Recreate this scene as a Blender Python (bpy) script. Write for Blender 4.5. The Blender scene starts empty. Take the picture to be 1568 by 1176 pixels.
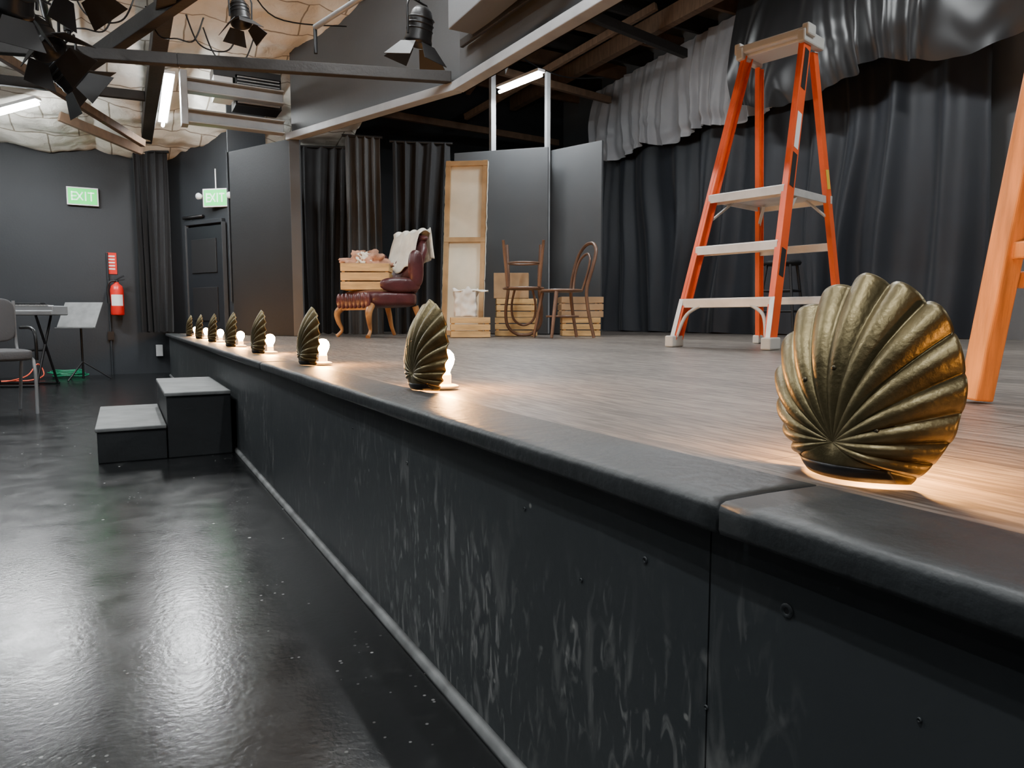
import bpy, bmesh, math, random
from mathutils import Vector, Matrix, noise as N
random.seed(7)
S=bpy.context.scene
ZS=0.53
pi=math.pi
# ---------------------------------------------------------------- materials
def M(name,col,rough=.5,metal=0,var=0.0,vs=4,bump=0,bs=40,emit=0,ecol=None,sheen=0,spec=None,stretch=(1,1,1)):
    m=bpy.data.materials.new(name); m.use_nodes=True
    nt=m.node_tree; b=nt.nodes['Principled BSDF']
    c=(*col,1)
    b.inputs['Base Color'].default_value=c
    b.inputs['Roughness'].default_value=rough
    b.inputs['Metallic'].default_value=metal
    if spec is not None: b.inputs['Specular IOR Level'].default_value=spec
    if sheen: b.inputs['Sheen Weight'].default_value=sheen
    if emit:
        b.inputs['Emission Color'].default_value=(*(ecol or col),1)
        b.inputs['Emission Strength'].default_value=emit
    if var or bump:
        tc=nt.nodes.new('ShaderNodeTexCoord'); mp=nt.nodes.new('ShaderNodeMapping')
        mp.inputs['Scale'].default_value=stretch
        nt.links.new(tc.outputs['Object'],mp.inputs['Vector'])
    if var:
        n=nt.nodes.new('ShaderNodeTexNoise'); n.inputs['Scale'].default_value=vs; n.inputs['Detail'].default_value=6
        nt.links.new(mp.outputs[0],n.inputs['Vector'])
        r=nt.nodes.new('ShaderNodeValToRGB')
        r.color_ramp.elements[0].position=.3; r.color_ramp.elements[1].position=.7
        r.color_ramp.elements[0].color=(*[x*(1-var) for x in col],1)
        r.color_ramp.elements[1].color=(*[min(1,x*(1+var)) for x in col],1)
        nt.links.new(n.outputs['Fac'],r.inputs[0]); nt.links.new(r.outputs[0],b.inputs['Base Color'])
    if bump:
        n=nt.nodes.new('ShaderNodeTexNoise'); n.inputs['Scale'].default_value=bs; n.inputs['Detail'].default_value=4
        nt.links.new(mp.outputs[0],n.inputs['Vector'])
        bp=nt.nodes.new('ShaderNodeBump'); bp.inputs['Strength'].default_value=bump; bp.inputs['Distance'].default_value=.01
        nt.links.new(n.outputs['Fac'],bp.inputs['Height']); nt.links.new(bp.outputs[0],b.inputs['Normal'])
    return m
def noise_node(nt,vec,scale,detail=5,dist=0):
    n=nt.nodes.new('ShaderNodeTexNoise'); n.inputs['Scale'].default_value=scale; n.inputs['Detail'].default_value=detail
    n.inputs['Distortion'].default_value=dist; nt.links.new(vec,n.inputs['Vector']); return n.outputs['Fac']
def ramp(nt,fac,p0,p1,c0=(0,0,0,1),c1=(1,1,1,1)):
    r=nt.nodes.new('ShaderNodeValToRGB'); e=r.color_ramp.elements
    e[0].position=p0; e[1].position=p1; e[0].color=c0; e[1].color=c1
    nt.links.new(fac,r.inputs[0]); return r.outputs[0]
def mapping(nt,sc=(1,1,1),rot=(0,0,0)):
    tc=nt.nodes.new('ShaderNodeTexCoord'); mp=nt.nodes.new('ShaderNodeMapping')
    mp.inputs['Scale'].default_value=sc; mp.inputs['Rotation'].default_value=rot
    nt.links.new(tc.outputs['Object'],mp.inputs['Vector']); return mp.outputs[0]
def mix(nt,fac,a,b,mode='MIX'):
    m=nt.nodes.new('ShaderNodeMix'); m.data_type='RGBA'; m.blend_type=mode
    for sock,v in ((m.inputs[0],fac),(m.inputs[6],a),(m.inputs[7],b)):
        if isinstance(v,(float,int)): sock.default_value=v
        elif isinstance(v,tuple): sock.default_value=v
        else: nt.links.new(v,sock)
    return m.outputs[2]
def math_n(nt,op,a,b):
    m=nt.nodes.new('ShaderNodeMath'); m.operation=op
    for i,v in ((0,a),(1,b)):
        if isinstance(v,(float,int)): m.inputs[i].default_value=v
        else: nt.links.new(v,m.inputs[i])
    return m.outputs[0]

def mat_floor():
    m=M('black_floor_paint',(.007,.0075,.008),.2); nt=m.node_tree; b=nt.nodes['Principled BSDF']
    v=mapping(nt)
    a=ramp(nt,noise_node(nt,v,14,12,.5),.55,.75)
    a2=ramp(nt,noise_node(nt,v,2.4,5),.45,.68)
    sc=math_n(nt,'MULTIPLY',a,a2)
    # fine directional scratches
    vs=mapping(nt,(3,22,1),(0,0,.5))
    scr=math_n(nt,'MULTIPLY',ramp(nt,noise_node(nt,vs,3,6,.4),.66,.72),ramp(nt,noise_node(nt,v,1.7,3),.48,.62))
    vo=nt.nodes.new('ShaderNodeTexVoronoi'); vo.inputs['Scale'].default_value=10; nt.links.new(v,vo.inputs['Vector'])
    sp=ramp(nt,vo.outputs['Distance'],.035,.055,(1,1,1,1),(0,0,0,1))
    vo2=nt.nodes.new('ShaderNodeTexVoronoi'); vo2.inputs['Scale'].default_value=34; nt.links.new(v,vo2.inputs['Vector'])
    sp2=math_n(nt,'MULTIPLY',ramp(nt,vo2.outputs['Distance'],.08,.14,(1,1,1,1),(0,0,0,1)),ramp(nt,noise_node(nt,v,3,3),.48,.62))
    c=mix(nt,math_n(nt,'MULTIPLY',sc,.5),(.006,.0065,.007,1),(.09,.092,.09,1))
    c=mix(nt,math_n(nt,'MULTIPLY',scr,.25),c,(.2,.2,.2,1))
    c=mix(nt,sp,c,(.5,.5,.48,1)); c=mix(nt,math_n(nt,'MULTIPLY',sp2,.6),c,(.34,.34,.33,1))
    nt.links.new(c,b.inputs['Base Color'])
    r=ramp(nt,noise_node(nt,v,9,8,.6),.3,.7,(.19,.19,.19,1),(.26,.26,.26,1))
    nt.links.new(r,b.inputs['Roughness'])
    bp=nt.nodes.new('ShaderNodeBump'); bp.inputs['Strength'].default_value=.16; bp.inputs['Distance'].default_value=.003
    nt.links.new(noise_node(nt,v,70,4,.3),bp.inputs['Height']); nt.links.new(bp.outputs[0],b.inputs['Normal'])
    return m
def mat_riser():
    m=M('painted_riser',(.03,.034,.037),.5); nt=m.node_tree; b=nt.nodes['Principled BSDF']
    v=mapping(nt); vs=mapping(nt,(1,1.3,.42))
    patch=ramp(nt,noise_node(nt,v,2.3,3),.43,.62)
    st=ramp(nt,noise_node(nt,vs,44,12,.9),.56,.72)
    st2=ramp(nt,noise_node(nt,vs,15,12,1.2),.57,.74)
    k=math_n(nt,'MULTIPLY',patch,math_n(nt,'MAXIMUM',st,math_n(nt,'MULTIPLY',st2,.8)))
    sx=nt.nodes.new('ShaderNodeSeparateXYZ'); nt.links.new(v,sx.inputs[0])
    low=ramp(nt,sx.outputs['Z'],.32,.47,(1,1,1,1),(.2,.2,.2,1))
    k=math_n(nt,'MULTIPLY',k,low)
    base=mix(nt,noise_node(nt,v,2.5,4),(.020,.0235,.026,1),(.030,.035,.038,1))
    c=mix(nt,math_n(nt,'MULTIPLY',k,.6),base,(.32,.32,.31,1))
    vo=nt.nodes.new('ShaderNodeTexVoronoi'); vo.inputs['Scale'].default_value=13; nt.links.new(v,vo.inputs['Vector'])
    c=mix(nt,math_n(nt,'MULTIPLY',ramp(nt,vo.outputs['Distance'],.03,.06,(1,1,1,1),(0,0,0,1)),.45),c,(.35,.35,.33,1))
    nt.links.new(c,b.inputs['Base Color'])
    bp=nt.nodes.new('ShaderNodeBump'); bp.inputs['Strength'].default_value=.25; bp.inputs['Distance'].default_value=.003
    nt.links.new(noise_node(nt,v,30,6,.5),bp.inputs['Height']); nt.links.new(bp.outputs[0],b.inputs['Normal'])
    return m
def mat_deck():
    m=M('wood_plank_deck',(.2,.17,.14),.4); nt=m.node_tree; b=nt.nodes['Principled BSDF']
    v=mapping(nt,(1,1,1),(0,0,pi/2))
    br=nt.nodes.new('ShaderNodeTexBrick'); nt.links.new(v,br.inputs['Vector'])
    br.inputs['Color1'].default_value=(.160,.140,.122,1); br.inputs['Color2'].default_value=(.105,.092,.081,1)
    br.inputs['Mortar'].default_value=(.03,.026,.022,1); br.inputs['Scale'].default_value=1
    br.inputs['Brick Width'].default_value=1.2; br.inputs['Row Height'].default_value=.15; br.inputs['Mortar Size'].default_value=.0015
    br.inputs['Bias'].default_value=-.1
    g=mapping(nt,(34,3.0,1))
    gr=noise_node(nt,g,2.5,8,1.2)
    c=mix(nt,ramp(nt,gr,.40,.60),(.50,.48,.46,1),(1.45,1.43,1.41,1))
    c=mix(nt,1.0,br.outputs['Color'],c,'MULTIPLY')
    nt.links.new(c,b.inputs['Base Color'])
    nt.links.new(ramp(nt,gr,.3,.7,(.46,.46,.46,1),(.34,.34,.34,1)),b.inputs['Roughness'])
    bp=nt.nodes.new('ShaderNodeBump'); bp.inputs['Strength'].default_value=.3; bp.inputs['Distance'].default_value=.002
    nt.links.new(gr,bp.inputs['Height']); nt.links.new(bp.outputs[0],b.inputs['Normal'])
    return m
def mat_insul():
    m=M('quilted_insulation',(.88,.84,.76),.75); nt=m.node_tree; b=nt.nodes['Principled BSDF']
    v=mapping(nt)
    br=nt.nodes.new('ShaderNodeTexBrick'); nt.links.new(mix(nt,.04,v,noise_node(nt,v,3,4)),br.inputs['Vector'])
    br.inputs['Color1'].default_value=(.92,.90,.84,1); br.inputs['Color2'].default_value=(.84,.81,.74,1)
    br.inputs['Mortar'].default_value=(.32,.28,.22,1); br.inputs['Scale'].default_value=1
    br.inputs['Brick Width'].default_value=.62; br.inputs['Row Height'].default_value=.46; br.inputs['Mortar Size'].default_value=.010; br.inputs['Mortar Smooth'].default_value=.6
    c=mix(nt,.5,br.outputs['Color'],ramp(nt,noise_node(nt,v,3,6),.3,.7,(.80,.76,.68,1),(1,1,1,1)),'MULTIPLY')
    nt.links.new(c,b.inputs['Base Color'])
    bp=nt.nodes.new('ShaderNodeBump'); bp.inputs['Strength'].default_value=.8; bp.inputs['Distance'].default_value=.02
    nt.links.new(noise_node(nt,v,9,5,.6),bp.inputs['Height']); nt.links.new(bp.outputs[0],b.inputs['Normal'])
    return m
FLOOR=mat_floor(); RISER=mat_riser(); DECK=mat_deck(); INSUL=mat_insul()
NOSE=M('nosing_paint',(.020,.023,.025),.50,var=.35,vs=9,bump=.25,bs=45)
WALL=M('dark_wall_paint',(.012,.0145,.018),.65,var=.12,vs=1.5,bump=.1)
WINGM=M('wing_wall_paint',(.007,.008,.009),.75,var=.15,vs=1.5,bump=.1,spec=.25)
WALLG=M('grey_wall_paint',(.11,.115,.12),.6,var=.1,vs=1.2,bump=.1)
HEADG=M('header_wall_paint',(.056,.058,.061),.6,var=.15,vs=1.2,bump=.1)
FLATG=M('grey_flat_paint',(.048,.052,.056),.6,var=.12,vs=1.5)
BLACK=M('black_paint',(.006,.006,.007),.6)
BLKMET=M('black_metal',(.010,.010,.011),.4,metal=.3)
TRIM=M('scuffed_trim',(.15,.155,.155),.55,var=.5,vs=12)
BEAM=M('black_timber',(.014,.012,.011),.65,var=.3,vs=5,bump=.3)
BROWNB=M('brown_timber',(.11,.065,.038),.7,var=.3,vs=6,stretch=(1,6,1))
STEEL=M('grey_steel',(.28,.29,.30),.45,metal=.2,var=.15,vs=5)
CURT=M('black_velour',(.006,.0065,.008),.85,sheen=.06,var=.2,vs=3)
CURTB=M('black_satin',(.009,.012,.018),.6,sheen=.10,var=.15,vs=3)
CURTG=M('grey_velour',(.055,.055,.055),.85,sheen=.1,var=.2,vs=3)
SWG=M('grey_satin',(.28,.28,.295),.5,sheen=.2,var=.15,vs=3)
SWB=M('black_sheen_satin',(.012,.012,.013),.38,sheen=.1)
GOLD=M('antique_brass',(.15,.12,.060),.40,metal=.85,var=.35,vs=22,bump=.10,bs=160)
GOLDD=M('dark_bronze',(.06,.05,.03),.4,metal=.8)
BULB=M('warm_bulb',(1,.7,.35),.3,emit=850,ecol=(1,.46,.12))
SOCK=M('white_ceramic',(.75,.7,.6),.4)
TUBEM=M('fluorescent_tube',(1,1,1),.3,emit=150,ecol=(.95,1,1))
FIXT=M('white_fixture',(.7,.7,.7),.4)
ORANGE=M('orange_fiberglass',(.78,.10,.016),.42,var=.08,vs=8)
ALU=M('aluminium',(.66,.66,.64),.42,metal=.3,var=.12,vs=10)
PLAST=M('grey_plastic',(.5,.5,.47),.5)
LABEL=M('black_label',(.02,.02,.02),.4); LABELY=M('yellow_label',(.7,.5,.05),.5); LABELW=M('white_label',(.8,.8,.8),.5)
OAK=M('orange_oak',(.55,.21,.05),.4,var=.28,vs=7,stretch=(8,8,.8),bump=.15,bs=20)
CRATE=M('crate_pine',(.56,.36,.15),.65,var=.3,vs=5,stretch=(1,1,6))
PLY=M('worn_plywood',(.36,.23,.12),.65,var=.3,vs=4)
CANVAS=M('cream_canvas',(.80,.75,.60),.8,var=.12,vs=3)
PINE=M('raw_pine',(.45,.29,.14),.6,var=.25,vs=6)
LEATH=M('burgundy_leather',(.075,.02,.022),.32,var=.3,vs=6,bump=.3,bs=30)
WALNUT=M('walnut',(.28,.14,.05),.35,var=.3,vs=9)
BENT=M('bentwood_brown',(.14,.075,.045),.4,var=.25,vs=9)
CREAM=M('cream_cloth',(.80,.77,.67),.85,var=.15,vs=9,bump=.4,bs=30)
PINKC=M('rose_cloth',(.42,.22,.14),.85,var=.6,vs=9,bump=.4,bs=30)
WHITEP=M('white_paper',(.8,.77,.7),.7,var=.1)
GREEN=M('exit_green',(.02,.6,.12),.4,emit=1.1,ecol=(.01,.85,.10))
EXW=M('exit_letters',(.8,1,.85),.4,emit=1.0,ecol=(.7,1,.8))
WHT=M('white_plastic',(.75,.75,.75),.4)
RED=M('extinguisher_red',(.65,.02,.015),.3)
GCAB=M('green_cable',(.02,.28,.14),.4); RCAB=M('orange_cable',(.75,.1,.05),.4)
GREYF=M('grey_upholstery',(.12,.12,.125),.9,bump=.3,bs=90)
STEPT=M('worn_step_top',(.135,.14,.14),.55,var=.3,vs=8)
STEPB=M('black_step_paint',(.016,.018,.02),.5,var=.2,vs=5,bump=.2)
DOORM=M('dark_door',(.010,.012,.015),.45)
CASEM=M('grey_case',(.24,.25,.26),.5,var=.1)

# ---------------------------------------------------------------- mesh builder
class MB:
    def __init__(s): s.v=[];s.f=[];s.m=[];s.sm=[];s.mats=[]
    def mi(s,mat):
        if mat not in s.mats: s.mats.append(mat)
        return s.mats.index(mat)
    def add(s,vs,fs,mat,smooth=False):
        o=len(s.v); s.v+= [tuple(v) for v in vs]; i=s.mi(mat)
        for f in fs: s.f.append([a+o for a in f]); s.m.append(i); s.sm.append(smooth)
    def box(s,c,size,mat,R=None):
        c=Vector(c); hx,hy,hz=[x/2 for x in size]
        vs=[Vector((x,y,z)) for x in(-hx,hx) for y in(-hy,hy) for z in(-hz,hz)]
        if R is not None: vs=[R@v for v in vs]
        s.add([c+v for v in vs],[(0,1,3,2),(4,6,7,5),(0,4,5,1),(2,3,7,6),(0,2,6,4),(1,5,7,3)],mat)
    def bb(s,a,b,mat): s.box([(a[i]+b[i])/2 for i in range(3)],[abs(b[i]-a[i]) for i in range(3)],mat)
    def beam(s,p1,p2,w,h,mat,up=(0,0,1)):
        p1=Vector(p1);p2=Vector(p2); d=(p2-p1); L=d.length; d.normalize(); up=Vector(up)
        side=d.cross(up)
        if side.length<1e-4: side=d.cross(Vector((1,0,0)))
        side.normalize(); u=side.cross(d)
        R=Matrix((side,d,u)).transposed()
        s.box((p1+p2)/2,(w,L,h),mat,R)
    def tube(s,pts,r,mat,seg=10,closed=False,spline=0,cap=True):
        pts=[Vector(p) for p in pts]
        rs=r if isinstance(r,(list,tuple)) else [r]*len(pts)
        if spline:
            np=[];nr=[];n=len(pts)
            rng=n if closed else n-1
            for i in range(rng):
                g=(lambda k:k%n) if closed else (lambda k:max(0,min(n-1,k)))
                a,b,c,d=[pts[g(i+k)] for k in(-1,0,1,2)]; ra,rb=rs[g(i)],rs[g(i+1)]
                for j in range(spline):
                    t=j/spline
                    np.append(.5*((2*b)+(c-a)*t+(2*a-5*b+4*c-d)*t*t+(3*b-a-3*c+d)*t**3)); nr.append(ra+(rb-ra)*t)
            if not closed: np.append(pts[-1]);nr.append(rs[-1])
            pts,rs=np,nr
        n=len(pts); vs=[]; prev=None
        for i in range(n):
            a=pts[(i-1)%n] if (closed or i>0) else pts[i]; b=pts[(i+1)%n] if (closed or i<n-1) else pts[i]
            t=(b-a).normalized()
            if prev is None:
                x=t.cross(Vector((0,0,1)))
                if x.length<.05: x=t.cross(Vector((0,1,0)))
            else: x=prev-t*prev.dot(t)
            x.normalize(); prev=x; y=t.cross(x)
            for k in range(seg):
                a2=2*pi*k/seg; vs.append(pts[i]+(x*math.cos(a2)+y*math.sin(a2))*rs[i])
        fs=[]
        for i in range(n if closed else n-1):
            j=(i+1)%n
            for k in range(seg): fs.append((i*seg+k,i*seg+(k+1)%seg,j*seg+(k+1)%seg,j*seg+k))
        s.add(vs,fs,mat,True)
        if cap and not closed:
            s.add(vs[:seg][::-1],[tuple(range(seg))],mat); s.add(vs[-seg:],[tuple(range(seg))],mat)
    def lathe(s,prof,mat,seg=24,Mx=None,smooth=True,arc=(0,2*pi)):
        full=abs(arc[1]-arc[0]-2*pi)<1e-5; ns=seg if full else seg+1
        vs=[]
        for r,z in prof:
            for k in range(ns):
                a=arc[0]+(arc[1]-arc[0])*k/seg; v=Vector((r*math.cos(a),r*math.sin(a),z)); vs.append(Mx@v if Mx else v)
        fs=[]
        for i in range(len(prof)-1):
            for k in range(seg):
                k2=(k+1)%ns; fs.append((i*ns+k,i*ns+k2,(i+1)*ns+k2,(i+1)*ns+k))
        s.add(vs,fs,mat,smooth)
    def grid(s,fn,nu,nv,mat,smooth=True):
        vs=[fn(i/nu,j/nv) for i in range(nu+1) for j in range(nv+1)]
        fs=[(i*(nv+1)+j,(i+1)*(nv+1)+j,(i+1)*(nv+1)+j+1,i*(nv+1)+j+1) for i in range(nu) for j in range(nv)]
        s.add(vs,fs,mat,smooth)
    def mesh(s,name):
        me=bpy.data.meshes.new(name); me.from_pydata(s.v,[],s.f)
        for m in s.mats: me.materials.append(m)
        me.polygons.foreach_set('material_index',s.m); me.polygons.foreach_set('use_smooth',s.sm)
        bm=bmesh.new(); bm.from_mesh(me); bmesh.ops.recalc_face_normals(bm,faces=bm.faces); bm.to_mesh(me); bm.free()
        return me
    def done(s,name,loc=(0,0,0),rot=(0,0,0),parent=None,bevel=0,solid=0,sub=0,scale=None):
        return place(s.mesh(name),name,loc,rot,parent,bevel,solid,sub,scale)
def place(me,name,loc=(0,0,0),rot=(0,0,0),parent=None,bevel=0,solid=0,sub=0,scale=None):
    o=bpy.data.objects.new(name,me); S.collection.objects.link(o); o.location=loc; o.rotation_euler=rot
    if scale: o.scale=scale
    if parent: o.parent=parent
    if solid:
        m=o.modifiers.new('Solid','SOLIDIFY'); m.thickness=solid; m.offset=0
    if bevel:
        m=o.modifiers.new('Bevel','BEVEL'); m.width=bevel; m.segments=2; m.limit_method='ANGLE'; m.angle_limit=math.radians(50)
    if sub:
        m=o.modifiers.new('Sub','SUBSURF'); m.levels=sub; m.render_levels=sub
    return o
def empty(name,loc=(0,0,0),rot=(0,0,0)):
    o=bpy.data.objects.new(name,None); S.collection.objects.link(o); o.location=loc; o.rotation_euler=rot; o.empty_display_size=.1; return o

# ---------------------------------------------------------------- room shell
YE=10.5; XW=6.75; YB=-5; XL=-6
def zc(y): return 2.85+.2*(YE-y)
b=MB(); b.bb((XL,YB,-.1),(XW+.1,YE+.1,0),FLOOR); b.done('floor')
b=MB(); b.bb((XL,YE,0),(.62,YE+.1,3.2),WALL); b.done('wall_end')
b=MB(); b.bb((.62,YE+.0,0),(XW+.1,YE+.1,5.6),WALL); b.done('wall_stage_end')
b=MB(); b.bb((XW,YB,0),(XW+.1,YE,5.8),WALLG); b.done('wall_upstage')
b=MB(); b.bb((XL-.1,YB,0),(XL,YE+.1,6),WALL); b.done('wall_left')
b=MB(); b.bb((XL,YB-.1,0),(XW+.1,YB,6.1),WALL); b.done('wall_rear')
b=MB(); b.beam((.62,10.48,1.75),(1.3,9.3,1.75),.06,2.44,WALL); b.done('wall_recess')
b=MB(); b.beam((1.13,8.5,1.535),(1.62,7.56,1.535),.06,2.0,WINGM)
b.box((1.62,7.56,1.535),(.10,.10,2.0),HEADG,Matrix.Rotation(-.35,3,'Z')); b.done('wall_wing',bevel=.004)
d=Vector((1.3-.62,9.3-10.48,0)).normalized(); nrm=Vector((d.y,-d.x,0)); 
if nrm.y>0: nrm=-nrm
p=Vector((.62,10.48,0)); b=MB(); e=empty('door_1')
c0=p+d*.42+nrm*.06; c1=p+d*1.15+nrm*.06
b.beam(c0+Vector((0,0,1.2)),c1+Vector((0,0,1.2)),.03,1.33,DOORM)
for z in (.9,1.5): b.beam(c0+d*.12+nrm*.02+Vector((0,0,z)),c1-d*.12+nrm*.02+Vector((0,0,z)),.02,.42,BLACK)
for q in(c0,c1): b.beam(q+Vector((0,0,ZS+.005)),q+Vector((0,0,1.9)),.05,.05,WALL)
b.beam(c0+Vector((0,0,1.92)),c1+Vector((0,0,1.92)),.05,.05,WALL)
b.done('door_panel',parent=e,bevel=.004)
b=MB(); b.tube([(1.2,9.38,ZS+.4),(1.2,9.38,2.3),(1.2,9.38,2.75)],.015,WALL); b.tube([(.75,10.15,2.0),(.95,9.8,2.0),(.95,9.8,2.0)],.02,BLKMET); b.done('trim_conduit')
def ins(u,v):
    x=XL+u*(2.7-XL); y=YB+v*(YE-YB)
    a=abs(math.sin(pi*(x+.2)/.95))**.5; c=abs(math.sin(pi*y/.5))**.55
    z=zc(y)-.035-.09*a*(.45+.55*c)-.05*N.noise(Vector((x*2,y*2,0)))-.022*N.noise(Vector((x*8,y*8,3)))
    return (x,y,z)
b=MB(); b.grid(ins,180,320,INSUL); b.done('ceiling')
b=MB(); b.add([(1.55,YB,5.6),(XW+.1,YB,5.6),(XW+.1,YE,4.6),(1.55,YE,4.6)],[(0,1,2,3)],BLACK)
b.done('ceiling_stage')
b=MB(); y=-3
k=0
while y<10.2:
    zz=4.35
    b.bb((2.7,y,zz-.1),(XW,y+.05,zz+.1),BROWNB if k%2 else BEAM); y+=.62; k+=1
b.bb((4.2,-4,4.05),(4.35,10.3,4.25),BEAM); b.bb((5.6,-4,4.05),(5.7,10.3,4.25),BROWNB)
b.done('ceiling_joists')
HZ=2.53
P1=(1.6,7.6);P2=(2.45,5.34);P3=(2.6,2.6);P4=(2.6,YB)
b=MB()
def hw(a,c,za,zb):
    b.add([(a[0],a[1],HZ),(c[0],c[1],HZ),(c[0],c[1],zb),(a[0],a[1],za)],[(0,1,2,3)],HEADG)
    b.add([(a[0]+.06,a[1]+.02,HZ),(c[0]+.06,c[1]+.02,HZ),(c[0]+.06,c[1]+.02,zb),(a[0]+.06,a[1]+.02,za)],[(0,1,2,3)],BLACK)
hw(P1,P2,3.6,4.0);hw(P2,P3,4.0,4.6);hw(P3,P4,4.6,6)
b.done('wall_header')
b=MB()
for a,c in((P1,P2),(P2,P3),(P3,P4)):
    b.beam((a[0]-.02,a[1],HZ+.02),(c[0]-.02,c[1],HZ+.02),.10,.07,STEEL)
b.beam((2.40,5.2,HZ+.30),(2.52,3.0,HZ+.30),.03,.06,BEAM)
b.done('trim_header',bevel=.006)
b=MB(); b.bb((2.2,3.6,HZ+.30),(2.42,5.0,3.75),WALLG); b.done('header_duct',bevel=.01)
b=MB(); b.bb((1.1,8.5,2.54),(1.5,8.55,3.4),WALL); b.done('wall_soffit')
b=MB()
b.beam((.36,.5,2.93),(.36,10.4,2.93),.12,.14,BEAM)
b.beam((2.38,5.36,2.62),(.45,5.98,2.62),.07,.085,BEAM); b.beam((.45,5.98,2.62),(-2.6,6.9,2.62),.07,.085,BEAM)
b.beam((-.35,6.95,2.62),(.55,5.41,2.95),.08,.12,BEAM)
b.beam((-.5,9.3,2.90),(.3,9.6,2.68),.06,.1,BROWNB)
b.beam((-.9,7.5,2.98),(.3,9.2,2.68),.06,.08,BROWNB)
b.beam((-3,8.2,2.85),(.3,8.2,2.93),.06,.09,BEAM)
b.beam((-1.8,4.9,2.75),(.3,5.2,3.05),.07,.10,BEAM)
b.done('roof_timbers',bevel=.006)
b=MB()
b.beam((2.3,6.6,2.75),(2.7,8.3,3.9),.06,.08,BROWNB); b.beam((2.75,5.2,2.7),(3.9,6.8,4.0),.06,.09,BEAM)
b.beam((2.75,6.0,3.85),(6.2,6.9,3.95),.07,.10,BEAM); b.beam((2.75,7.4,3.6),(6.1,8.3,3.75),.06,.09,BROWNB); b.beam((3.2,5.0,3.6),(4.2,8.9,3.75),.06,.09,BROWNB)
b.beam((4.3,9.2,3.5),(5.4,6.5,4.2),.06,.08,BROWNB); b.beam((2.75,9.2,3.4),(6.2,9.8,3.5),.06,.09,BROWNB)
b.tube([(2.9,6.2,3.7),(3.6,6.6,3.45),(4.4,6.9,3.4),(5.2,7.2,3.6)],.008,BLKMET,6,spline=6)
b.done('stage_roof_timbers',bevel=.006)
b=MB()
for z in(2.64,2.93):
    b.bb((.6,7.62,z-.06),(1.53,7.68,z+.06),STEEL); b.bb((.6,7.56,z+.05),(1.53,7.68,z+.065),STEEL); b.bb((.6,7.56,z-.065),(1.53,7.68,z-.05),STEEL)
b.bb((.58,7.55,2.55),(.64,7.7,3.05),STEEL); b.done('steel_channel',bevel=.004)
b=MB(); b.bb((1.10,7.8,2.86),(1.55,8.1,3.16),BLKMET)
for i in range(9): b.bb((1.12,7.775,2.88+i*.031),(1.53,7.80,2.893+i*.031),STEEL)
b.bb((.90,7.8,2.9),(1.08,8.0,3.12),WHT); b.bb((.90,7.8,3.12),(1.55,8.1,3.22),BLKMET); b.done('air_vent',bevel=.004)

# ---------------------------------------------------------------- stage
st=empty('stage')
b=MB(); seams=[YB,-1.92,.52,2.96,5.4,7.84,9.93]
for a,c in zip(seams[:-1],seams[1:]): b.bb((.515,a+.0012,0.0),(.535,c-.0012,.503),RISER)
b.bb((.536,YB,0),(.56,9.92,.5),BLACK); b.bb((.516,9.93,0),(XW-.01,9.96,.5),RISER); b.done('riser',parent=st)
b=MB(); b.bb((.615,YB,.44),(XW-.005,9.95,ZS),DECK); b.done('deck',parent=st)
b=MB(); prof=[(.6145,.44),(.54,.44),(.537,.500),(.486,.500),(.479,.502),(.4765,.507),(.4765,.516),(.4765,.524),(.479,.530),(.4845,.5325),(.50,.533),(.54,.5335),(.58,.533),(.6145,.5325)]
for a,c in((YB,.4720),(.4758,2.95),(2.954,9.96)):
    n=130
    vs=[];
    for i in range(n+1):
        y=a+(c-a)*i/n
        for j,(x,z) in enumerate(prof):
            w=.0016 if 3<=j<=9 else 0
            vs.append((x+w*N.noise(Vector((y*5,j*.3,1)))+w*.5*N.noise(Vector((y*30,j*.5,4))),y,z+w*.6*N.noise(Vector((y*5,j*.3,9)))))
    m=len(prof)
    fs=[(i*m+j,(i+1)*m+j,(i+1)*m+j+1,i*m+j+1) for i in range(n) for j in range(m-1)]
    fs+= [tuple(range(m)),tuple(n*m+j for j in range(m))[::-1]]
    b.add(vs,fs,NOSE,True)
b.done('nosing',parent=st)
b=MB()
pr=[(.515,.018),(.508,.017),(.502,.013),(.499,.006),(.498,0),(.515,0)]
b.add([(x,y,z) for y in(YB,9.95) for x,z in pr],[(j,(j+1)%6,6+(j+1)%6,6+j) for j in range(6)],TRIM,True)
b.done('trim_1')
b=MB()
for y,z,r in((.622,.426,.003),(.424,.439,.005),(.52,.30,.002),(.30,.40,.0015),(.9,.42,.002),(1.4,.40,.003),(.75,.36,.002),(1.8,.42,.002)):
    Mx=Matrix.Translation((.5145,y,z))@Matrix.Rotation(-pi/2,4,'Y')
    b.lathe([(0,.0005),(r*.6,.0005)],BLACK,12,Mx); b.lathe([(r*.6,.0005),(r,.002),(r*1.4,.0002)],RISER,12,Mx)
b.done('bolt_holes',parent=st)

# ---------------------------------------------------------------- footlights
NR=15; AM=math.radians(114)
LT=[(0,.172),(30,.158),(55,.130),(75,.106),(95,.086),(114,.072),(140,.068),(181,.068)]
def L0(a):
    a=math.degrees(abs(a))
    for (x0,y0),(x1,y1) in zip(LT[:-1],LT[1:]):
        if a<=x1:
            t=(a-x0)/(x1-x0); t=t*t*(3-2*t)*.3+t*.7; return y0+(y1-y0)*t
    return .068
def shellpt(a,r,L,out=0):
    rho=min(r/L,1.0)
    f=max(0,min(1,(AM+.1-abs(a))/.2))
    rib=abs(math.cos(a/(2*AM)*NR*pi)) if abs(a)<AM else 0
    w=.040*(1-rho**2.4)+.010*math.sin(pi*rho)+ .0085*rho**1.0*(rib-.35)*f
    w-= .008*rho*max(0,math.cos(a))
    y=math.sin(a)*r; z=.037+math.cos(a)*r
    return Vector((-(w+out)+.012,y,z))
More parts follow.
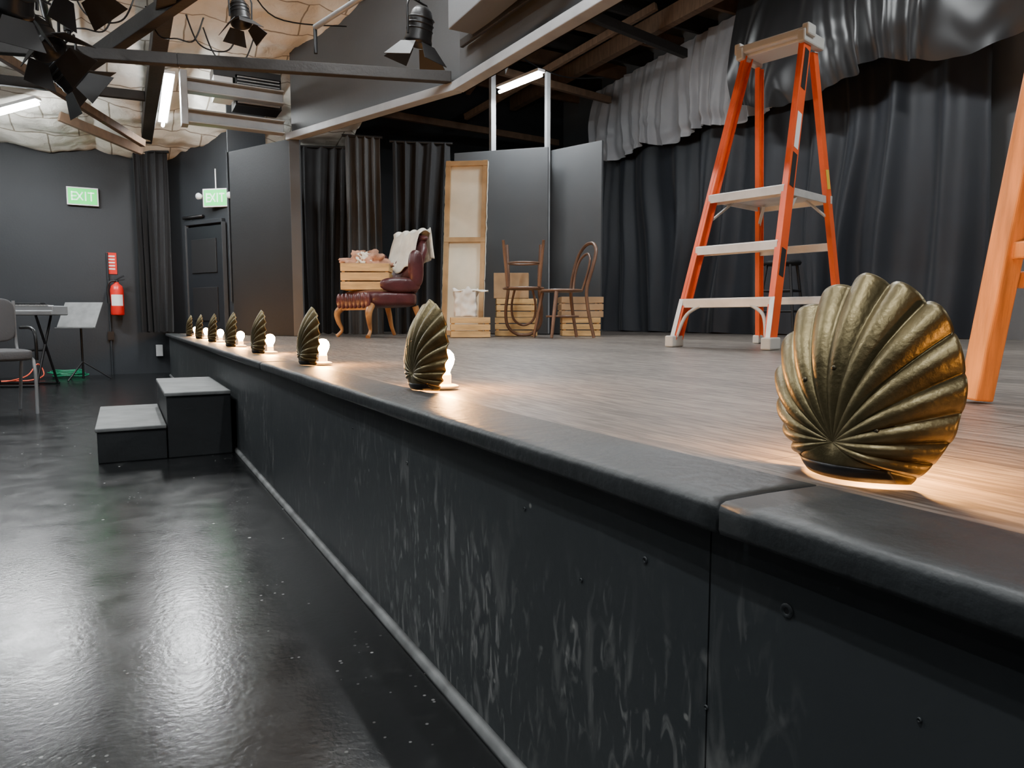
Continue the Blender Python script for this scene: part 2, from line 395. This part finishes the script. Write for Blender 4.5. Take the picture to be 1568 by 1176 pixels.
def shellfn(u,v):
    a=-pi+2*pi*u; f=max(0,min(1,(AM+.1-abs(a))/.2))
    rib=abs(math.cos(a/(2*AM)*NR*pi))**.7
    L=L0(a)*(1+.06*(rib-.5)*f); R=L
    if math.cos(a)<-.05: R=min(L,.037/-math.cos(a))
    return shellpt(a,R*v,L)
b=MB(); b.grid(shellfn,NR*24,46,GOLD)
shell_me=b.mesh('shell')
b=MB()
def coll(u,v):
    z=.001+v*.014
    yy=(u*2-1)*.054; r=math.hypot(yy,.037-z); a=math.atan2(yy,-(.037-z)); 
    q=shellpt(a,r,L0(a),.003); q.y=yy; q.z=z; return q
b.grid(coll,40,3,BLKMET)
coll_me=b.mesh('collar')
b=MB()
for yy,zz in((.0,.115),(-.05,.055),(.035,.10)):
    a=math.atan2(yy,zz-.037); r=math.hypot(yy,zz-.037); q=shellpt(a,r,L0(a),.0005)
    Mx=Matrix.Translation(q)@Matrix.Rotation(-pi/2,4,'Y')
    b.lathe([(0,.002),(.002,.002),(.0032,.001),(.0035,-.003)],GOLDD,12,Mx)
bolt_me=b.mesh('bolts')
b=MB(); b.lathe([(0.001,.0),(.034,.0),(.034,.005),(.026,.008),(.016,.010),(.016,.030),(.014,.035),(0.001,.035)],SOCK,28); sock_me=b.mesh('bulb_socket')
b=MB(); b.lathe([(.012,.033),(.014,.041),(.022,.058),(.0245,.070),(.022,.082),(.013,.092),(.001,.095)],BULB,24); bulb_me=b.mesh('bulb')
for xx,yy in((.680,.486),(.636,1.6),(.608,2.69),(.598,3.72),(.600,4.75),(.604,5.83),(.606,6.9),(.61,8.0),(.66,-.62)):
    e=empty('seashell_footlight',(xx,yy,ZS+.005))
    place(shell_me,'shell',parent=e,solid=.003)
    place(coll_me,'collar',parent=e,solid=.002); place(bolt_me,'bolts',parent=e)
    place(sock_me,'bulb_socket',(.052,0,0),parent=e); place(bulb_me,'bulb',(.052,0,0),parent=e)

# ---------------------------------------------------------------- steps
b=MB()
def stepbox(x0,x1,z):
    b.bb((x0,3.96,0),(x1,4.96,z-.02),STEPB); b.bb((x0-.008,3.95,z-.02),(x1,4.97,z),STEPT)
stepbox(-.13,.175,.175); stepbox(.18,.485,.335); b.done('stage_steps',bevel=.005)

# ---------------------------------------------------------------- drapes
def drape(name,p1,p2,z0,z1,mat,folds,amp,seed=0,nu=None,nv=24,rod=True,gather=.6,sw=0,irr=2.2):
    p1=Vector((*p1,0));p2=Vector((*p2,0)); d=p2-p1; L=d.length; d.normalize(); n=Vector((d.y,-d.x,0))
    nu=nu or int(folds*18); b=MB()
    def fn(u,v):
        ph=u*folds*2*pi+irr*N.noise(Vector((u*folds*.35,seed,v*.6)))
        am=amp*(gather+(1-gather)*v)*(.55+.9*abs(N.noise(Vector((u*folds*.4,seed+5,v*1.0))))*1.4)
        o=am*math.sin(ph)+.3*am*math.sin(2.3*ph+seed+v*2)
        q=p1+d*(u*L+ .25*am*math.cos(ph)+sw*N.noise(Vector((u*4,v*2,seed))))+n*o
        q.z=z1+(z0-z1)*v+ (.01*math.sin(ph) if v>.99 else 0); return q
    b.grid(fn,nu,nv,mat)
    if rod: b.tube([p1-d*.03+Vector((0,0,z1)),p2+d*.03+Vector((0,0,z1))],.016,BLKMET)
    return b.done(name)
drape('black_stage_curtain',(1.75,8.72),(2.45,8.45),ZS+.012,2.72,CURT,6,.05,1,irr=5)
drape('grey_stage_curtain',(2.30,8.15),(2.68,8.05),ZS+.012,2.78,CURTG,4,.05,2,irr=4)
drape('black_stage_curtain',(2.86,8.15),(3.5,7.92),ZS+.012,2.78,CURT,5,.07,3,irr=5)
drape('black_side_curtain',(.2,10.25),(.58,10.1),ZS+.02,2.8,CURT,5,.05,4,irr=4)
drape('upstage_curtain',(6.5,8.95),(6.5,3.5),ZS+.012,3.6,CURTB,11,.13,5,nu=300,nv=40,sw=.18,gather=.35,irr=6)
def swag(name,y0,y1,zt0,zt1,zb0,zb1,x,mat,nf,seed,dep=.22,sc=.12,nsc=3,am0=.055,lean=.35,wrk=.018):
    b=MB()
    def fn(u,v):
        y=y0+(y1-y0)*u; zt=zt0+(zt1-zt0)*u
        zb=zb0+(zb1-zb0)*u - sc*abs(math.sin(pi*u*nsc))+.03*N.noise(Vector((u*14,seed,0)))
        w=N.noise(Vector((u*nf*.30,v*.8,seed)))
        ph=(u*nf+lean*v*math.sin(pi*2*u*nsc))*2*pi+2.6*w
        f=1-abs(math.sin(ph*.5))**.8
        f2=math.sin(ph*1.7+4*N.noise(Vector((u*6,v*1.2,seed+2))))
        am=am0*(.5+.8*v)*(.7+.6*N.noise(Vector((u*7,v*1.2,seed+3))))
        bulge=dep*math.sin(pi*(.05+.88*v))**.8*(.45+.55*v)
        wr=wrk*math.sin(v*26+6*N.noise(Vector((u*8,v*3,seed+8))))*max(0,v-.45)*1.6
        o=am*f*1.5+am*.35*f2+bulge+wr
        return (x-o,y,zt+(zb-zt)*v)
    b.grid(fn,int(nf*26),70,mat); return b.done(name)
sv=empty('valance')
swag('grey_swag',9.0,5.5,4.1,4.25,3.12,3.06,6.4,SWG,15,1,dep=.14,nsc=3).parent=sv
swag('black_swag',5.95,2.6,4.35,4.6,3.10,3.05,6.2,SWB,7,4,dep=.24,sc=.22,nsc=2,am0=.085,lean=.7,wrk=.006).parent=sv

b=MB(); b.beam((3.5,7.79,1.59),(4.3,7.0,1.59),.03,2.1,FLATG); b.beam((4.41,7.16,1.59),(4.66,6.46,1.59),.03,2.1,FLATG)
b.beam((3.85,7.5,ZS+.01),(3.85,7.5,3.6),.06,.06,STEEL); b.beam((4.36,7.12,ZS+.01),(4.36,7.12,3.5),.05,.05,STEEL)
b.done('scenery_flats',bevel=.003)

# ---------------------------------------------------------------- crates / props
def crate(name,loc,rz,sx=.42,sy=.3,sz=.19,mat=CRATE,parent=None,slats=3,plain=False):
    b=MB(); t=.011; g=.012
    h=(sz-(slats-1)*g)/slats
    if plain: slats=1;h=sz
    for i in range(slats):
        z=h/2+i*(h+g)
        for s in(-1,1):
            b.box((0,s*(sy/2-t/2),z),(sx,t,h),mat); b.box((s*(sx/2-t/2),0,z),(t,sy-2*t,h),mat)
    for sx_ in(-1,1):
        for sy_ in(-1,1): b.box((sx_*(sx/2-t-.014),sy_*(sy/2-t-.01),sz/2),(.028,.02,sz),mat)
    for i in range(4): b.box((0,-sy/2+t+.03+i*(sy-2*t-.06)/3,t/2),(sx-2*t,.055,t),mat)
    return b.done(name,loc,(0,0,rz),parent,bevel=.002)
CR=math.radians(-28)
crate('wooden_crate',(2.98,6.30,ZS+.005),CR+.1,.38,.26,.19)
crate('wooden_crate',(3.66,6.6,ZS+.005),CR,.44,.3,.19); crate('wooden_crate',(3.66,6.6,ZS+.2),CR+.05,.42,.3,.19)
crate('plywood_box',(3.62,6.62,ZS+.395),CR-.05,.36,.28,.26,PLY,plain=True)
crate('wooden_crate',(4.26,6.28,ZS+.005),CR,.40,.28,.19); crate('wooden_crate',(4.26,6.28,ZS+.2),CR+.06,.44,.3,.21,PLY)
b=MB(); W=.44;H=1.80
for s in(-1,1): b.box((s*(W/2-.025),0,H/2),(.05,.03,H),PINE)
for z in(.03,H*.55,H-.03): b.box((0,-.002,z),(W,.034,.05),PINE)
b.box((0,.012,H/2),(W-.02,.004,H-.02),CANVAS)
for s in(-1,1):
    b.grid(lambda u,v,s=s:(s*(W/2+.003)+.008*N.noise(Vector((v*30,s,0))),-.02+u*.04,.01+v*(H-.02)),2,60,CANVAS)
b.done('canvas_flat_frame',(3.08,6.70,ZS+.005),(math.radians(-4),math.radians(1.0),math.radians(-40)),bevel=.003)
def lump(name,mat,loc,size,seed,parent=None,rz=0,freq=3.0,amp=.28,flat=True):
    b=MB()
    def fn(u,v):
        a=u*2*pi; t=v*pi
        d=Vector((math.sin(t)*math.cos(a),math.sin(t)*math.sin(a),math.cos(t)))
        k=1+amp*N.noise(d*freq*.6+Vector((seed,0,0)))+amp*.6*abs(N.noise(d*freq*2+Vector((seed,4,0))))-.12*abs(math.sin(a*5+3*N.noise(d*2+Vector((seed,9,0)))))
        q=d*k
        if flat and q.z<-.35: q.z=-.35-(q.z+.35)*.05
        return (q.x*size[0],q.y*size[1],(q.z+.36)*size[2])
    b.grid(fn,72,36,mat); return b.done(name,loc,(0,0,rz),parent)
b=MB()
def bag(u,v):
    a=u*2*pi; r=.105 if v<.6 else .105+.03*(v-.6)
    c,s=math.cos(a),math.sin(a); k=1/max(abs(c),abs(s))**.8
    n=.018*N.noise(Vector((c*3,s*3,v*5)))
    return (c*k*(r+n),s*k*(.075+n),.001+v*.26+ (.05*N.noise(Vector((c*2,s*2,7))) if v>.95 else 0))
b.grid(bag,60,18,WHITEP); b.grid(lambda u,v:(.05+(u-.5)*.34,(v-.5)*.16,.25+.03*N.noise(Vector((u*3,v*3,2)))),16,8,CREAM)
b.done('paper_bag',(2.94,6.31,ZS+.2),(0,0,CR),solid=.003)

# armchair : faces local -Y
ac=empty('tufted_armchair',(2.24,6.80,ZS+.004),(0,0,math.radians(-78)))
b=MB()
def rbox(cx,cy,cz,sx,sy,sz,mat,p=4,bump=None,n=28):
    def fn(u,v):
        a=u*2*pi; t=-pi/2+v*pi
        f=lambda c,e:math.copysign(abs(c)**e,c)
        e=2/p
        x=f(math.cos(t),e)*f(math.cos(a),e); y=f(math.cos(t),e)*f(math.sin(a),e); z=f(math.sin(t),e)
        q=[cx+x*sx/2,cy+y*sy/2,cz+z*sz/2]
        if bump: q=bump(q)
        return tuple(q)
    b.grid(fn,n*2,n,mat)
rbox(0,0,.37,.64,.60,.17,LEATH)
for i in range(8): rbox(-.28+i*.08,-.295,.35,.075,.05,.15,LEATH,2.2,n=8)
def bk(q):
    x,y,z=q; y+= .35*(z-.42)**1.4 if z>.42 else 0; y-= .25*(x*x)
    y+= .012*math.cos(x*38)*math.cos(z*34); return [x,y,z]
rbox(0,.25,.68,.60,.14,.62,LEATH,3.2,bk,40)
rbox(0,.385,.97,.52,.12,.09,LEATH,2.4)
for s in(-1,1):
    rbox(s*.30,.05,.50,.09,.44,.14,LEATH,2.6); rbox(s*.31,.22,.66,.09,.16,.36,LEATH,2.6)
b.done('upholstery',parent=ac)
b=MB()
for sx in(-1,1):
    b.tube([(sx*.27,-.25,.30),(sx*.31,-.30,.24),(sx*.305,-.295,.15),(sx*.28,-.27,.07),(sx*.30,-.30,.02),(sx*.31,-.315,.006)],[.035,.034,.024,.016,.018,.024],WALNUT,12,spline=5)
    b.tube([(sx*.26,.24,.30),(sx*.27,.27,.2),(sx*.27,.29,.1),(sx*.28,.33,.012)],[.032,.026,.02,.018],WALNUT,12,spline=5)
b.box((0,-.27,.285),(.52,.03,.05),WALNUT); b.done('legs',parent=ac,bevel=.003)
cr=crate('seat_crate',(-.03,-.12,.455),math.radians(52),.46,.30,.25,CRATE,parent=ac)
lump('clothes',PINKC,(-.05,-.12,.66),(.20,.14,.12),1,parent=ac,rz=.9,freq=4,amp=.5)
lump('clothes_light',CREAM,(-.02,-.16,.70),(.10,.08,.08),8,parent=ac,freq=5,amp=.5)
b=MB()
def thr(u,v):
    x=-.26+u*.50
    n=.02*N.noise(Vector((u*7,v*4,3)))+.012*math.sin(u*22+3*v)
    if v<.4: 
        t=v/.4; return (x,.205+.12*t*1.0+n,.66+.37*t+.03*math.sin(u*9)*(1-t))
    if v<.6:
        t=(v-.4)/.2; return (x,.325+.13*t,1.03+.03*math.sin(pi*t)+n)
    t=(v-.6)/.4; return (x,.46+.03*t+n,1.03-.30*t-.05*math.sin(u*5))
b.grid(thr,40,40,CREAM); b.done('throw',parent=ac,solid=.006)

def bent():
    b=MB()
    b.lathe([(.001,.430),(.165,.430),(.195,.432),(.205,.442),(.195,.454),(.17,.455),(.16,.448),(.001,.446)],BENT,40)
    for sx in(-1,1): b.tube([(sx*.15,-.13,.43),(sx*.165,-.16,.25),(sx*.19,-.20,0)],[.019,.017,.014],BENT,10,spline=5)
    b.tube([(-.17,.26,0),(-.155,.205,.25),(-.155,.185,.45),(-.18,.23,.65),(-.165,.275,.80),(-.09,.30,.88),(0,.305,.90),(.09,.30,.88),(.165,.275,.80),(.18,.23,.65),(.155,.185,.45),(.155,.205,.25),(.17,.26,0)],.0165,BENT,10,spline=6)
    b.tube([(-.09,.175,.45),(-.12,.21,.6),(-.10,.25,.74),(0,.275,.80),(.10,.25,.74),(.12,.21,.6),(.09,.175,.45)],.012,BENT,10,spline=6)
    b.tube([(.15*math.cos(a),.15*math.sin(a)+.01,.2) for a in [2*pi*i/20 for i in range(20)]],.010,BENT,8,closed=True)
    return b
me=bent().mesh('bentwood_chair')
place(me,'bentwood_chair',(3.68,5.74,ZS+.004),(0,0,math.radians(-95)))
place(me,'bentwood_chair',(3.44,6.05,ZS+.918),(pi,0,math.radians(150)))
b=MB(); b.lathe([(.001,.70),(.17,.70),(.18,.72),(.17,.74),(.001,.74)],BLACK,28)
for sx in(-1,1):
    for sy in(-1,1): b.tube([(sx*.11,sy*.11,.70),(sx*.19,sy*.19,0)],.014,BLACK,8)
for z,k in((.25,.166),(.45,.142)):
    for a in range(4):
        c=[(-k,-k),(k,-k),(k,k),(-k,k)]; b.tube([(*c[a],z),(*c[(a+1)%4],z)],.010,BLACK,8)
b.done('bar_stool',(5.7,4.9,ZS+.004),(0,0,.4))

# ---------------------------------------------------------------- step ladder
ld=empty('step_ladder',(3.137,3.139,ZS+.002),(0,0,math.radians(-76.7)))
def FR(s,z): k=z/1.85; return Vector((s*(.325-.125*k),.55*k,z))
def RR(s,z): k=z/1.85; return Vector((s*(.30-.115*k),1.0-.32*k,z))
b=MB()
for s in(-1,1):
    a,c=FR(s,.03),FR(s,1.86); b.beam(a,c,.022,.085,ORANGE,up=(0,1,0)); 
    for yo in(-.036,.036): b.beam(a+Vector((-s*.012,yo,0)),c+Vector((-s*.012,yo,0)),.03,.010,ORANGE,up=(0,1,0))
    a,c=RR(s,.03),RR(s,1.82); b.beam(a,c,.02,.06,ORANGE,up=(0,1,0))
    for yo in(-.026,.026): b.beam(a+Vector((-s*.010,yo,0)),c+Vector((-s*.010,yo,0)),.026,.008,ORANGE,up=(0,1,0))
b.done('rails',parent=ld,bevel=.002)
b=MB()
for z in(.29,.62,.95):
    L_,R_=FR(-1,z),FR(1,z); w=R_.x-L_.x-.02
    b.box((0,L_.y,z),(w,.10,.012),ALU); b.box((0,L_.y-.048,z-.02),(w,.005,.05),ALU); b.box((0,L_.y+.048,z-.02),(w,.005,.05),ALU)
    for k in range(5): b.box((0,L_.y-.036+k*.018,z+.008),(w,.006,.005),ALU)
z=.955; y0=FR(1,z).y+.04; y1=RR(1,z).y+.02; w=2*FR(1,z).x-.05
b.box((0,(y0+y1)/2,z-.005),(w,y1-y0,.02),ALU); b.box((0,y1,z-.02),(w+.04,.02,.05),ALU)
for s in(-1,1): b.box((s*w/2,(y0+y1)/2,z-.02),(.012,y1-y0,.045),ALU)
for s in(-1,1):
    q=RR(s,.82); b.beam(q+Vector((-s*.01,-.01,0)),(s*(w/2-.09),y1-.12,.93),.02,.012,PLAST)
    q=FR(s,.80); b.beam(q+Vector((-s*.01,.04,0)),(s*(w/2-.02),y0+.14,.93),.02,.012,PLAST)
    p0=FR(s,.06)+Vector((-s*.02,-.03,0)); p2=FR(s,.27)+Vector((-s*.17,-.03,0)); pm=FR(s,.2)+Vector((-s*.055,-.03,0))
    b.tube([p0,pm,p2],.011,PLAST,8,spline=6); b.beam(FR(s,.05)+Vector((0,-.047,0)),FR(s,.30)+Vector((0,-.047,0)),.03,.004,ALU,up=(0,1,0))
for z in(.30,.64):
    L_,R_=RR(-1,z),RR(1,z); b.beam(L_,R_,.03,.05,ALU)
b.done('steps',parent=ld,bevel=.0015)
b=MB()
for s in(-1,1):
    q=FR(s,0); b.box((q.x,q.y+.0,.035),(.06,.12,.07),PLAST); q=RR(s,0); b.box((q.x,q.y,.03),(.05,.09,.06),PLAST)
b.done('feet',parent=ld,bevel=.008)
b=MB(); b.box((0,.50,1.895),(.47,.045,.05),PLAST); b.box((0,.62,1.87),(.40,.20,.03),PLAST)
for s in(-1,1):
    b.box((s*.205,.60,1.87),(.05,.26,.075),PLAST); b.box((s*.225,.53,1.905),(.045,.10,.07),PLAST)
b.done('top_cap',parent=ld,bevel=.01)
b=MB()
for s,z0,z1,m in((1,1.55,1.8,LABEL),(1,.95,1.15,LABEL),(1,.42,.58,LABEL),(-1,.66,.85,LABEL),(1,1.18,1.4,LABELW),(-1,1.1,1.25,LABELW)):
    b.beam(FR(s,z0)+Vector((s*.0125,0,0)),FR(s,z1)+Vector((s*.0125,0,0)),.0015,.05,m,up=(0,1,0)); b.beam(FR(s,z0)+Vector((0,-.0435,0)),FR(s,z1)+Vector((0,-.0435,0)),.014,.0015,m,up=(0,1,0))
b.beam(RR(1,1.0)+Vector((.011,0,0)),RR(1,1.12)+Vector((.011,0,0)),.0015,.04,LABELY,up=(0,1,0))
b.done('labels',parent=ld)

# ---------------------------------------------------------------- wooden stool at right
b=MB(); HS=.92
def leg(sx,sy,z): k=z/HS; return Vector((sx*(.235-.080*k),sy*(.235-.080*k),z))
for sx in(-1,1):
    for sy in(-1,1): b.beam(leg(sx,sy,0),leg(sx,sy,HS),.046,.046,OAK,up=(sx*1.0,0,0))
for z in(.30,.55):
    for a in range(4):
        c=[(-1,-1),(1,-1),(1,1),(-1,1)]; zz=z+(.0 if a%2 else -.055)
        b.beam(leg(*c[a],zz),leg(*c[(a+1)%4],zz),.022,.034,OAK)
b.box((0,0,HS+.018),(.36,.36,.036),OAK); b.done('wooden_bar_stool',(1.71,.534,ZS+.006),(0,0,math.radians(-14)),bevel=.004)

# ---------------------------------------------------------------- stage lights
def par(name,loc,tilt,rz,sc=1.0,drop=.35):
    e=empty(name,loc,(0,0,rz)); T=Matrix.Rotation(tilt,4,'X')
    b=MB(); b.lathe([(.001,.22),(.05,.22),(.075,.19),(.095,.12),(.10,0),(.108,-.02),(.108,-.05),(.10,-.05),(.09,-.02),(.001,.02)],BLKMET,28,T)
    for z in(.05,.09,.13): b.lathe([(.098,z),(.104,z+.005),(.098,z+.012)],BLKMET,28,T)
    for k in range(4):
        Rk=T@Matrix.Rotation(k*pi/2,4,'Z'); w0,w1=(.075,.13)
        vs=[Rk@Vector(p) for p in((-w0,.105,-.05),(w0,.105,-.05),(w1,.205,-.17),(-w1,.205,-.17))]
        n=Rk.to_3x3()@Vector((0,.003,.003)); b.add(vs+[v+n for v in vs],[(0,1,2,3),(7,6,5,4),(0,4,5,1),(1,5,6,2),(2,6,7,3),(3,7,4,0)],BLACK)
    b.done('can',parent=e)
    b=MB(); b.tube([(-.12,0,.0),(-.125,0,.2),(-.10,0,.27),(.10,0,.27),(.125,0,.2),(.12,0,0)],.009,BLKMET,8)
    b.tube([(0,0,.27),(0,0,drop)],.014,BLKMET,8); b.box((0,0,drop),(.06,.05,.07),BLKMET); b.done('yoke',parent=e)
    e.scale=(sc,)*3; return e
par('stage_spotlight',(1.66,4.22,2.41),math.radians(12),.5,.8,.55)
par('stage_spotlight',(.80,5.31,2.74),math.radians(-15),.3,.65,.38)
for l,t,r in(((-.34,5.32,2.38),-40,.9),((-.44,4.79,2.40),35,.4),((-.23,5.83,2.34),-55,1.9),((-.62,5.1,2.6),50,2.6),((-.15,4.9,2.62),-30,1.0)):
    par('stage_spotlight',l,math.radians(t),r,.95,.36)
b=MB(); b.tube([(-.36,2.5,2.75),(-.36,7.5,2.75)],.024,BLKMET); b.done('lighting_pipe')
b=MB(); b.tube([(1.3,5.3,2.78),(1.9,3.6,2.93)],.02,STEEL); b.tube([(1.3,5.3,2.78),(1.3,5.3,2.60)],.014,BLKMET); b.done('lighting_pipe')
b=MB(); b.tube([(.3,5.31,3.0),(1.3,5.31,3.02)],.02,BLKMET); b.done('lighting_pipe')
b=MB()
for sd in range(6):
    random.seed(sd); x0=random.uniform(-.5,.7); y0=random.uniform(5.2,6.2)
    b.tube([(x0,y0,2.95),(x0+.08,y0+.05,2.78),(x0+.2,y0,2.68+.1*random.random()),(x0+.32,y0+.1,2.8),(x0+.4,y0+.15,3.0)],.006,BLKMET,6,spline=6)
b.tube([(1.9,6.6,3.35),(1.2,6.2,3.15),(.8,5.8,3.3),(.2,5.6,3.1)],.006,BLKMET,6,spline=8)
b.done('power_cables')

# ---------------------------------------------------------------- fluorescent fixtures
def fluor(name,p1,p2,power,w=.10):
    p1=Vector(p1);p2=Vector(p2); e=empty(name,(p1+p2)/2); c=(p1+p2)/2
    b=MB(); b.beam(p1-c+Vector((0,0,.05)),p2-c+Vector((0,0,.05)),w,.03,FIXT); b.done('housing',parent=e,bevel=.004)
    b=MB(); b.tube([p1-c,p2-c],.017,TUBEM,12); b.done('tube',parent=e)
    l=bpy.data.lights.new(name+'_light','AREA'); l.shape='RECTANGLE'; l.size=(p2-p1).length; l.size_y=.10; l.energy=power; l.color=(.95,.98,1)
    o=bpy.data.objects.new('lamp',l); S.collection.objects.link(o); o.parent=e; o.location=(0,0,-.025)
    d=(p2-p1); o.rotation_euler=(0,0,math.atan2(d.y,d.x))
    return e
fluor('added_fill_fluorescent',(-.64,8.75,2.87),(-1.6,9.3,2.6),90)
fluor('added_fill_fluorescent',(.5,7.7,3.0),(.5,9.1,2.88),65)
fluor('added_fill_fluorescent',(3.83,7.29,3.25),(3.96,6.59,3.25),40)
for x,y,z,pw in((-1.6,4.2,3.85,75),(-1.6,.5,4.5,85),(-3.5,7,3.3,25),(.9,1.5,4.2,60),(1.3,4.5,3.65,35),(-3.5,-2,4.6,60)):  # unseen fixtures added as house fill, one of them to brighten the ceiling
    fluor('added_fill_fluorescent',(x,y-.6,z),(x,y+.6,z),pw)
for x,y,pw in((4.3,4.4,85),(4.3,1.2,55),(4.6,-2,50)):  # unseen overhead fixtures added as fill for the stage
    fluor('added_fill_fluorescent',(x,y-.6,3.95),(x,y+.6,3.95),pw)

# ---------------------------------------------------------------- wall items
def exit_sign(loc,rz,heads=False):
    e=empty('exit_sign',loc,(0,0,rz)); b=MB()
    b.box((0,0,0),(.34,.04,.22),WHT); b.box((0,-.021,0),(.31,.004,.19),GREEN); b.done('housing',parent=e,bevel=.004)
    b=MB(); y=-.025;t=.014;h=.11
    def bx(x,z,w,hh,r=0): b.box((x,y,z),(w,.004,hh),EXW,Matrix.Rotation(r,3,'Y'))
    bx(-.115,0,t,h)
    for z in(-.045,0,.045): bx(-.092,z,.055,t)
    bx(-.032,0,t,h*1.1,.6); bx(-.032,0,t,h*1.1,-.6); bx(.032,0,t,h); bx(.092,0,t,h); bx(.092,.045,.07,t); b.done('letters',parent=e)
    if heads:
        b=MB()
        for s in(-1,1):
            Mx=Matrix.Translation((s*.21,-.03,.02))@Matrix.Rotation(pi/2,4,'X'); b.lathe([(.001,-.04),(.03,-.03),(.04,.02),(.001,.03)],WHT,20,Mx)
        b.tube([(0,0,.1),(0,0,.35)],.008,WHT); b.done('lamp_heads',parent=e)
exit_sign((-.36,YE-.03,2.23),0); exit_sign((1.08,9.52,2.19),math.radians(-40),True)
e=empty('fire_extinguisher',(-.04,YE-.11,.76)); b=MB()
b.lathe([(.001,0),(.07,.0),(.078,.015),(.078,.32),(.065,.37),(.03,.40),(.025,.42),(.001,.42)],RED,28)
b.lathe([(.0785,.12),(.0785,.26)],WHT,28,arc=(-pi*.8,-pi*.2)); b.done('cylinder',parent=e)
b=MB(); b.lathe([(.025,.41),(.025,.45),(.001,.45)],BLKMET,16); b.beam((0,0,.45),(.09,-.02,.50),.02,.012,BLKMET); b.beam((0,0,.44),(.09,-.02,.45),.02,.012,BLKMET)
b.tube([(0,-.02,.43),(-.07,-.04,.42),(-.10,-.04,.33),(-.09,-.04,.15)],[.012,.012,.012,.02],BLKMET,10,spline=6); b.box((0,.085,.2),(.08,.02,.35),BLKMET); b.done('valve_and_hose',parent=e)
b=MB(); b.box((0,0,0),(.11,.006,.27),RED)
for i in range(5): b.box((0,-.004,.09-i*.04),(.07,.003,.018),WHT)
b.done('extinguisher_sign',(-.08,YE-.006,1.42))
b=MB(); b.tube([(0,0,0),(0,0,1.55)],.012,WALL); b.box((0,-.0,.5),(.07,.04,.11),BLKMET); b.done('trim_2',(-.13,YE-.025,.0))
b=MB(); b.box((0,0,0),(.08,.04,.15),WHT); b.done('wall_outlet',(.42,YE-.03,.30),bevel=.004)

kb=empty('keyboard_piano',(-1.0,9.15,0),(0,0,math.radians(-24)))
b=MB(); b.box((0,0,.80),(.95,.30,.10),CASEM); b.box((0,-.155,.775),(.95,.05,.05),CASEM); b.box((0,.10,.87),(.50,.10,.03),BLKMET); b.done('case',parent=kb,bevel=.01)
b=MB()
for i in range(28): b.box((-.42+i*.031,-.10,.853),(.028,.11,.006),WHT)
for i in range(28):
    if i%7 not in(2,6): b.box((-.405+i*.031,-.08,.860),(.014,.07,.01),BLACK)
b.done('keys',parent=kb)
b=MB()
for s in(-1,1):
    for t in(-1,1): b.tube([(s*.30,-t*.14,.745),(s*.30,t*.20,.012)],.013,BLKMET,8)
b.tube([(-.30,0,.38),(.30,0,.38)],.012,BLKMET,8); b.tube([(-.32,-.20,.014),(.32,-.20,.014)],.013,BLKMET,8); b.tube([(-.32,.20,.014),(.32,.20,.014)],.013,BLKMET,8); b.done('stand',parent=kb)
def mstand(loc,rz,mat,tz=.78,tilt=30):
    b=MB(); b.tube([(0,0,.02),(0,0,tz)],.012,BLKMET,10)
    for k in range(3):
        a=k*2*pi/3+.5; b.tube([(0,0,.22),(.28*math.cos(a),.28*math.sin(a),.012)],.009,BLKMET,8)
    R=Matrix.Rotation(math.radians(tilt),3,'X'); b.box((0,0,tz+.02),(.44,.34,.010),mat,R); b.box((0,-.11,tz-.13),(.44,.05,.010),mat)
    return b.done('music_stand',loc,(0,0,rz),bevel=.002)
mstand((-.42,9.65,0),-.5,STEPT,.74,58)
ch=empty('stacking_chair',(-.86,6.46,0),(0,0,math.radians(20)))
b=MB(); 
rbox(0,0,.44,.46,.46,.09,GREYF,5); rbox(0,.24,.70,.44,.06,.34,GREYF,5); b.done('cushions',parent=ch)
b=MB()
for s in(-1,1):
    b.tube([(s*.22,-.2,0),(s*.22,-.18,.40),(s*.22,.2,.42),(s*.22,.25,.85)],.012,STEEL,8,spline=4); b.tube([(s*.22,.12,.41),(s*.22,.24,0)],.012,STEEL,8)
    b.tube([(s*.25,-.15,.40),(s*.25,-.12,.62),(s*.25,.22,.64)],.012,BLKMET,8,spline=4)
b.done('frame',parent=ch)
b=MB()
for i in range(7):
    rr=.13+.02*math.sin(i*2); b.tube([(rr*math.cos(a)*1.3+.03*math.sin(i),rr*math.sin(a)+.02*math.cos(i*3),.018+.011*i+.006*math.sin(a*3+i)) for a in [2*pi*k/16 for k in range(16)]],.007,GCAB,6,closed=True)
b.done('green_extension_cord',(-.60,10.2,0))
b=MB(); b.tube([(-1.5,9.5,.01),(-1.2,9.6,.012),(-1.0,9.95,.05),(-.9,10.1,.18),(-.84,10.05,.05),(-.95,9.75,.012),(-1.2,9.8,.01),(-1.4,9.6,.01)],.008,RCAB,6,spline=8); b.done('orange_extension_cord')

w=bpy.data.worlds.new('World'); S.world=w; w.use_nodes=True
w.node_tree.nodes['Background'].inputs[0].default_value=(.6,.65,.7,1); w.node_tree.nodes['Background'].inputs[1].default_value=.15
cam=bpy.data.cameras.new('camera'); co=bpy.data.objects.new('camera',cam); S.collection.objects.link(co)
cam.sensor_width=36; cam.lens=24.96; cam.clip_start=.02
co.location=(0,0,.70); co.rotation_euler=(math.radians(84.85),0,math.radians(-28.7)); S.camera=co
